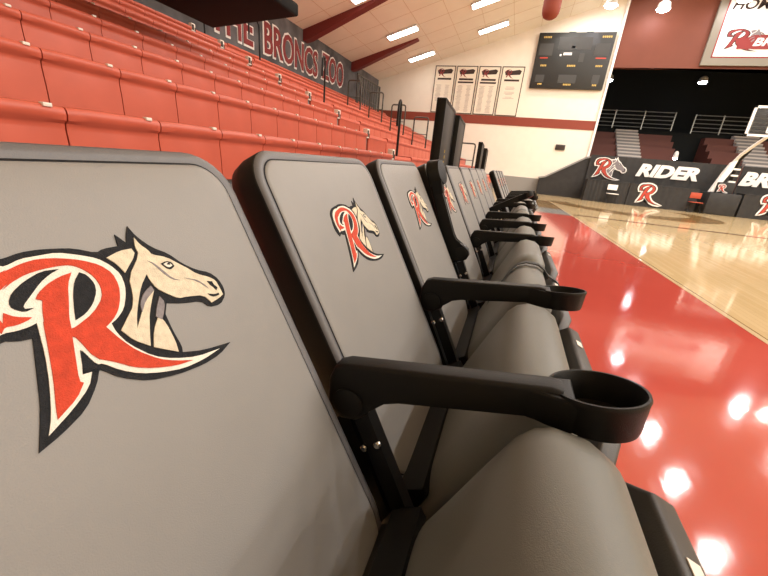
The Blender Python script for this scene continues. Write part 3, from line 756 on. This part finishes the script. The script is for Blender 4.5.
# ================================================================ END WALL: POSTERS, SCOREBOARD, BOX, RAMP WALL
lx = [-5.14, -3.98, -2.82, -1.66]
for k, x in enumerate(lx):
    rt = empty('wall_poster', (x + .52, Y1, 3.7)); y = -0.02; wdt = 1.09; h = 2.27
    mb = MB(); mb.box((0, y, h / 2), (wdt, 0.03, h)); mb.build('poster_sheet', MT['paper'], rt, smooth=False)
    mb = MB()
    for s in (-1, 1): mb.box((s * (wdt / 2 - .02), y - .016, h / 2), (.04, .012, h))
    for z in (.02, h - .02): mb.box((0, y - .016, z), (wdt, .012, .04))
    mb.build('poster_border', MT['ink'], rt, smooth=False)
    mb = MB()
    f = lambda u, v, t: Vector((u * 3.6 - .15, y - .018 - t, (v + .15) * 3.4 + h - .34))
    for key in ('letter',): logo_poly(mb, LS[key], f, 0, .004, 0)
    mb.prism([(-.34, h - .40), (.36, h - .36), (.42, h - .20), (.30, h - .14), (-.1, h - .2), (-.30, h - .16), (-.40, h - .24)], lambda a, b: (a, y - .017, b), lambda a, b: (a, y - .019, b), 1)
    mb.build('poster_emblem', [MT['maroon'], MT['ink']], rt, smooth=False)
    rnd = random.Random(k)
    mb = MB(); mb.box((0, y - .018, h - .62), (.74, .004, .09), 0)
    if k in (1, 2): mb.box((0, y - .018, h - .76), (.82, .004, .08), 0)
    rows = 22 if k in (1, 2) else 14
    for r_ in range(rows):
        z = h - .92 - r_ * .058
        if k == 3 and r_ % 4 == 3 : continue
        if k == 3 and r_ > 9: continue
        for c_ in ((-.26, .3), (.2, .26)) if k != 3 else ((-.02, .6),):
            mb.box((c_[0], y - .018, z), (c_[1] * rnd.uniform(.55, 1.0), .004, .02), 1)
    mb.build('poster_lines', [MT['ink'], MT['greyink']], rt, smooth=False)
    tag(rt, ['leftmost of four white record posters on the cream end wall', 'second white record poster from the left on the end wall',
             'third white record poster from the left on the end wall', 'rightmost white record poster, the one nearest the scoreboard'][k], 'poster', 'record posters on the end wall')
rt = empty('scoreboard', (1.42, Y1, 5.02)); W_, H_ = 3.3, 2.35
mb = MB(); mb.box((0, -.09, H_ / 2), (W_, .18, H_), bev=.02); mb.build('scoreboard_case', MT['board'], rt, ang=30)
for nm, x, z, a, b in (('clock_display', .02, 1.90, 1.45, .52), ('score_display', -1.22, 1.65, .62, .5), ('score_display', 1.22, 1.65, .62, .5),
                       ('digit_display', .42, 1.32, .22, .36), ('digit_display', .0, .42, .8, .36), ('digit_display', -1.25, .42, .4, .32), ('digit_display', 1.25, .42, .3, .38)):
    mb = MB(); mb.box((x, -.184, z), (a, .012, b)); mb.build(nm, MT['board2'], rt, smooth=False)
mb = MB()
for x, z, a in ((-1.25, 2.16, .36), (1.3, 2.16, .42), (-1.2, .98, .28), (1.25, .98, .3), (.05, .98, .38), (-1.2, .18, .2), (.05, .18, .36), (1.25, .18, .2)):
    n = max(3, int(a / .07))
    for q in range(n): mb.box((x - a / 2 + (q + .5) * a / n, -.184, z), (a / n * .7, .012, .075))
mb.build('caption_marks', MT['amber'], rt, smooth=False)
mb = MB()
for x, a in ((-1.25, .36), (1.25, .44)): mb.box((x, -.184, 1.30), (a, .012, .05))
mb.build('caption_line', MT['red'], rt, smooth=False)
for x, z, a, b in ((-.52, 1.42, .07, .08), (-.22, 1.47, .36, .10), (-.02, 1.75, .14, .09)):
    mb = MB(); mb.box((x, -.184, z), (a, .012, b)); mb.build('glare_bar', MT['white'], rt, smooth=False)  # white bars painted on as reflections in the scoreboard face
mb = MB()
for x in (-.2, .55): mb.box((x, -.06, H_ + .02), (.3, .06, .05))
mb.build('mount_bracket', MT['steel'], rt, smooth=False)
tag(rt, 'black scoreboard with dark panels and small amber captions on the cream end wall', 'scoreboard')
rt = empty('wall_vent', (1.86, Y1, 2.38)); mb = MB(); mb.box((0, -.04, .0), (.46, .08, .26), bev=.015); mb.build('box_case', MT['board2'], rt)
mb = MB(); mb.box((0, -.083, 0), (.36, .008, .16)); mb.build('box_grille', MT['ink'], rt, smooth=False)
tag(rt, 'small dark vent box on the cream end wall under the brick red stripe', 'vent')
# stepped-up black side wall of the far stairs with a pale cap
rt = empty('stair_side_wall', (2.4, Y1, 0)); dy = -.5
P = [(-1.22, 0), (1.35, 0), (1.35, 2.05), (.75, 1.93), (-.95, .86), (-1.22, .80)]
mb = MB(); mb.prism(P, lambda x, z: (x, dy, z), lambda x, z: (x, 0.0, z)); mb.build('wall_face', MT['drape'], rt, smooth=False)
mb = MB()
for (xa, za), (xb, zb) in (((-1.25, .80), (-.95, .87)), ((-.95, .87), (.75, 1.95)), ((.75, 1.95), (1.38, 2.07))):
    mb.prism([(xa, za), (xb, zb), (xb, zb + .07), (xa, za + .07)], lambda x, z: (x, dy - .03, z), lambda x, z: (x, 0, z))
mb.build('wall_cap', MT['greywall'], rt, smooth=False)
tag(rt, 'black sloping stair side wall with a pale cap at the foot of the cream wall', 'stair wall')

# ================================================================ FAR END: DRAPES, TABLES, HOOP
def far_logo(mbs, c, ux, uy, sc): pass
def banner(name, x0, x1, y, z0, z1, lab, cat):
    rt = empty(name, ((x0 + x1) / 2, y, 0))
    n = 60; rs = []
    mb = MB()
    fr = []
    for k in range(n + 1):
        x = x0 + (x1 - x0) * k / n; d = 0.018 * math.sin(k * 1.9) + .012 * math.sin(k * .7)
        fr.append((x - (x0 + x1) / 2, d))
    bk = [(a, b + .05) for a, b in fr[::-1]]
    mb.prism(fr + bk, lambda a, b: (a, b, z0), lambda a, b: (a, b * .5, z1))
    mb.build('drape_cloth', MT['drape'], rt, ang=60)
    return tag(rt, lab, cat)
LB = banner('wall_banner', 3.3, 9.35, 21.0, 0.0, 2.13, 'long black banner reading RIDER along the far end of the court', 'banner')
RB = banner('wall_banner', 9.4, 16.5, 21.0, 0.0, 2.13, 'long black banner reading BRONCS, right of the basketball hoop', 'banner')
def put_text(rt, word, x, z, wd, h, m, y=20.95, shear=.25):
    o = Vector((x, y, z)) - Vector(rt.location)
    return fit_text('lettering', word, m, o, (1, 0, 0), (0, 0, 1), wd, h, rt, shear=shear, bold=.055, depth=.008)
put_text(LB, 'RIDER', 5.38, 1.32, 2.5, .58, MT['white'])
put_text(RB, 'BRONCS', 9.42, 1.30, 3.6, .62, MT['white'])
def put_logo(rt, x, z, sc, y=20.955, horse=True):
    loc = Vector(rt.location)
    f = lambda u, v, t: Vector((x + u * sc, y - t * 4, z + (v + .15) * sc)) - loc
    return emblem(f, rt, 3.0, grey=True, horse=horse)
put_logo(LB, 4.0, 1.55, 7.4)
for (x0, x1, lgs, lab) in ((3.25, 5.05, (), 'black draped table at the left foot of the RIDER banner'),
                           (5.06, 7.75, (5.85,), 'black draped table with a red letter R emblem under the RIDER banner'),
                           (9.35, 12.4, (10.4,), 'black draped table with a red letter R emblem under the BRONCS banner')):
    rt = empty('draped_table', ((x0 + x1) / 2, 20.3, 0))
    hx = (x1 - x0) / 2 - .01
    mb = MB(); mb.box((0, 0, .97), (2 * hx, .7, .04), bev=.01); mb.build('table_top', MT['drape'], rt)
    mb = MB(); n = 40; pts = []
    for k in range(n + 1): pts.append((-hx + 2 * hx * k / n, -.34 + .012 * math.sin(k * 1.7)))
    mb.prism(pts + [(hx, .34), (-hx, .34)], lambda a, b: (a, b, 0.0), lambda a, b: (a, b, .952)); mb.build('table_drape', MT['drape'], rt, ang=60)
    for lx_ in lgs: put_logo(rt, lx_, .58, 7.0, y=20.3 - .365, horse=False)
    tag(rt, lab, 'table', 'draped tables at the far end')
def folding_chair(loc, rz, m, mdark, lab):
    rt = empty('folding_chair', loc, rz)
    mb = MB(); mb.box((0, 0, .44), (.42, .40, .03), bev=.01); mb.build('seat', m, rt)
    mb = MB(); mb.box((0, .20, .72), (.42, .025, .24), bev=.01); mb.build('backrest', m, rt)
    for s in (-1, 1):
        mb = MB(); mb.tube([(s * .21, .215, .86), (s * .21, .20, .44), (s * .21, -.20, 0.01)], .014, seg=8); mb.build('leg', mdark, rt)
        mb = MB(); mb.tube([(s * .19, -.14, .43), (s * .19, .22, .01)], .014, seg=8); mb.build('leg', mdark, rt)
    return tag(rt, lab, 'chair')
folding_chair((4.36, 19.6, 0), 0.1, MT['white'], MT['steel'], 'white folding chair standing in front of the far left draped table')
folding_chair((7.66, 19.75, 0), 0.0, MT['orange'], MT['steel'], 'orange-red folding chair between the draped table and the hoop base')

# basketball hoop
rt = empty('basketball_hoop', (8.55, 20.3, 0))
mb = MB(); mb.box((0.1, -.05, .46), (1.15, .9, .92), bev=.05); base = mb.build('base_pad', MT['drape'], rt)
mb = MB(); mb.prism([(-.36, .93), (-.16, .93), (.14, 1.85), (.22, 2.3), (.04, 2.2), (-.12, 1.75)], lambda x, z: (x, -.12, z), lambda x, z: (x, .12, z), bev=.03)
mb.build('post_pad', MT['white'], rt)
f = lambda u, v, t: Vector((-.02 + u * 2.6, -.26 - t * 3, 1.12 + (v + .15) * 2.6))
emblem(f, rt, 2.0, grey=True, horse=False)
mb = MB(); mb.box((.1, -.06, 1.12), (.62, .36, .5), bev=.02); mb.build('post_foot_pad', MT['drape'], rt)
mb = MB(); mb.tube([(.12, .0, 2.2), (.2, -.15, 2.5), (.34, -.5, 2.85), (.5, -.9, 3.2), (.52, -1.22, 3.5)], .065, seg=14); mb.build('boom_arm', MT['hoopwhite'], rt)
mb = MB(); mb.tube([(.3, .1, .9), (.33, .1, 2.3), (.4, -.3, 2.75)], .07, seg=12); lc = mb.build('lift_cylinder', [MT['steel']], rt)
for z in (1.42, 1.68, 1.94):
    mb = MB(); mb.box((.32, 0, z), (.24, .1, .07)); mb.build('cylinder_band', MT['white'], lc, smooth=False)
bc, byy, bzc = .52, -1.25, 3.66
bb = MB(); bb.box((bc, byy, bzc), (1.83, .02, 1.0)); bd = bb.build('backboard', MT['skin'], rt, smooth=False)
mb = MB()
for s in (-1, 1): mb.box((bc + s * .91, byy - .012, bzc), (.08, .05, 1.08))
for z in (-.5, .5): mb.box((bc, byy - .012, bzc + z), (1.90, .05, .08))
mb.build('board_frame', MT['white'], bd, smooth=False)
mb = MB()
for s in (-1, 1): mb.box((bc + s * .30, byy - .014, bzc - .16), (.05, .006, .46))
for z in (-.38, .06): mb.box((bc, byy - .014, bzc + z), (.61, .006, .05))
mb.build('target_square', MT['white'], bd, smooth=False)
mb = MB(); ring = [(bc + .23 * math.cos(k * PI / 12), byy - .3 + .23 * math.sin(k * PI / 12), bzc - .4) for k in range(25)]
mb.tube(ring, .014, seg=8); mb.box((bc, byy - .05, bzc - .4), (.16, .09, .1)); mb.build('rim', MT['orange'], bd)
tag(rt, 'portable basketball hoop with pale boom and white-framed backboard at the right edge', 'basketball hoop')

# far bleachers in the alcove: maroon rows, pale stair flights, rails
def far_bleacher(x0, x1, lab, stair):
    rt = empty('far_bleacher', ((x0 + x1) / 2, 22.0, 0)); cx = (x0 + x1) / 2
    n = 9; P = [(0, 0)]
    for k in range(n): P += [(k * .55, .7 + k * .38), ((k + 1) * .55, .7 + k * .38)]
    P += [(n * .55, 0)]
    mb = MB(); mb.prism(P, lambda y, z: (x0 - cx, y, z), lambda y, z: (x1 - cx, y, z)); mb.build('tier_body', MT['brown'], rt, smooth=False)
    for sx in stair:
        mb = MB()
        for k in range(n * 2): mb.box((sx - cx, .05 + k * .275 , .62 + k * .19), (1.15, .30, .19))
        for k in range(n * 2): mb.box((sx - cx, .05 + k * .275 - .151, .62 + k * .19 - .02), (1.16, .006, .10), 1)
        mb.build('stair_flight', [MT['step'], MT['deck']], rt, smooth=False)
    return tag(rt, lab, 'bleacher', 'far bleachers')
far_bleacher(3.35, 8.0, 'maroon far bleacher with a pale stair flight, left of the dark gap', (5.7,))
far_bleacher(9.6, 18.0, 'maroon far bleacher with a pale stair flight, behind the basketball hoop', (11.5,))
def balcony_rail(x0, x1, y, z, lab):
    rt = empty('balcony_rail', ((x0 + x1) / 2, y, z)); hx = (x1 - x0) / 2
    for k in range(5):
        mb = MB(); mb.tube([(-hx, 0, .12 + k * .21), (hx, 0, .12 + k * .21)], .022, seg=8); mb.build('rail_bar', MT['rail'], rt)
    n = max(2, int(2 * hx / 1.3))
    for k in range(n + 1):
        mb = MB(); mb.box((-hx + 2 * hx * k / n, 0, .5), (.05, .05, 1.0)); mb.build('rail_post', MT['rail'], rt)
    return tag(rt, lab, 'railing', 'grey railings over the far bleachers')
balcony_rail(3.4, 8.0, 27.0, 4.05, 'grey pipe railing over the maroon bleacher with the left stair flight')
balcony_rail(9.0, 17.0, 27.0, 3.98, 'grey pipe railing behind the basketball backboard')
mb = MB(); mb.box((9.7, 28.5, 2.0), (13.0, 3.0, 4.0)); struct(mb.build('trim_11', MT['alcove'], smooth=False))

# lamps in view
def flood(loc, r, lab, m='spot', hang=None):
    rt = empty('flood_lamp', loc)
    mb = MB(); mb.lathe([(r * .4, .3), (r * .9, .22), (r * 1.1, 0.02), (r * 1.1, 0)], (0, 0, 0), cap0=True, cap1=False, seg=20); mb.build('lamp_housing', MT['housing'], rt)
    mb = MB(); mb.lathe([(r, 0.012), (r * .9, -.04), (r * .5, -.09), (.01, -.11)], (0, 0, 0), cap0=True, cap1=True, seg=20); mb.build('lamp_lens', MT[m], rt)
    if hang:
        mb = MB(); mb.tube([(0, 0, .28), (0, 0, hang)], .015, seg=6); mb.build('drop_rod', MT['steel'], rt)
    return tag(rt, lab, 'lamp', 'round flood lamps')
flood((4.50, 20.9, 8.0), .24, 'bright round lamp hanging in front of the rust red header, left of the framed sign', hang=1.1)
flood((7.24, 20.9, 8.25), .24, 'bright round lamp at the top edge, in front of the framed sign', hang=1.6)
flood((2.40, 20.3, 7.98), .24, 'bright round lamp at the top edge beside the cream wall', hang=.5)
flood((8.75, 27.0, 6.6), .2, 'violet-white lamp glowing under the rust red header, right of centre', hang=1.2)
flood((4.13, 27.0, 6.6), .16, 'violet-white lamp glowing under the header beside the cream wall edge', hang=1.2)
flood((7.2, 22.0 + .4, 2.35), .1, 'small violet-white lamp just above the RIDER banner')

# framed sign on the header
rt = empty('framed_sign', (9.5, Y1, 6.1)); sw, sh_ = 5.7, 2.9
mb = MB()
mb.box((0, -.06, .14), (sw, .12, .28)); mb.box((0, -.06, sh_ - .14), (sw, .12, .28))
for s in (-1, 1): mb.box((s * (sw / 2 - .14), -.06, sh_ / 2), (.28, .12, sh_ - .56))
mb.build('sign_frame', MT['frame'], rt, smooth=False)
mb = MB()
mb.box((0, -.05, .31), (sw - .5, .1, .06)); mb.box((0, -.05, sh_ - .31), (sw - .5, .1, .06))
for s in (-1, 1): mb.box((s * (sw / 2 - .31), -.05, sh_ / 2), (.06, .1, sh_ - .62))
mb.build('sign_inner_border', MT['maroon'], rt, smooth=False)
mb = MB(); mb.box((0, -.03, sh_ / 2), (sw - .66, .06, sh_ - .66)); mb.build('sign_face', MT['white'], rt, smooth=False)
fit_text('lettering', 'HOME OF THE', MT['ink'], (-2.38, -.064, 2.03), (1, 0, 0), (0, 0, 1), 3.6, .36, rt, shear=.25, bold=.02, depth=.006)
f = lambda u, v, t: Vector((-1.75 + u * 8.5, -.07 - t * 4, .95 + (v + .15) * 6.4))
emblem(f, rt, 3.0, grey=True, rm='maroon')
mb = MB(); mb.prism([(-1.75, .62), (1.1, .62), (1.5, .95), (1.2, 1.15), (-1.3, 1.12), (-1.8, .9)], lambda x, z: (x, -.064, z), lambda x, z: (x, -.10, z)); mb.build('word_plate', MT['maroon'], rt, smooth=False)
fit_text('lettering', 'BRONCS', MT['white'], (-1.25, -.103, .72), (1, 0, 0), (0, 0, 1), 2.2, .3, rt, shear=.25, bold=.03, depth=.006)
tag(rt, 'large white framed sign with red emblem and slanted lettering on the rust red header', 'sign')

# rectangular ceiling fixtures in view
for x, y, lab in ((-5.6, 13.0, 'rectangular ceiling light at the very top edge over the word BRONCS'), (-5.6, 16.7, 'rectangular ceiling light above the tip of the far roof beam'),
             (-5.6, 20.05, 'rectangular ceiling light nearest the record posters'), (-2.25, 16.7, 'rectangular ceiling light at the top edge, right of the beams'),
             (-2.25, 19.55, 'rectangular ceiling light left of the dark red rounded post')):
    rt = empty('ceiling_light', (x, y, ceil_z(x) - .01)); rt.rotation_euler = (0, -ang, 0)
    mb = MB(); mb.box((0, 0, -.03), (1.34, .48, .07), bev=.01); mb.build('fixture_frame', MT['housing'], rt)
    mb = MB(); mb.box((0, 0, -.07), (1.26, .40, .03), bev=.008); mb.build('diffuser', MT['glass'], rt)
    tag(rt, lab, 'ceiling light', 'rectangular ceiling lights')
# dark red rounded post hanging from the roof near the end wall
mb = MB(); prof_ = [(0.02, 0.0), (.10, .015), (.17, .06), (.21, .14), (.225, .25), (.225, 2.82)]
mb.lathe(prof_, (0, 0, 0), seg=24, cap0=True, cap1=True); o = mb.build('padded_post', MT['stripe'])
o.location = (0.03, 12.0, 4.84); tag(o, 'dark red rounded post hanging from the roof above the scoreboard', 'post')
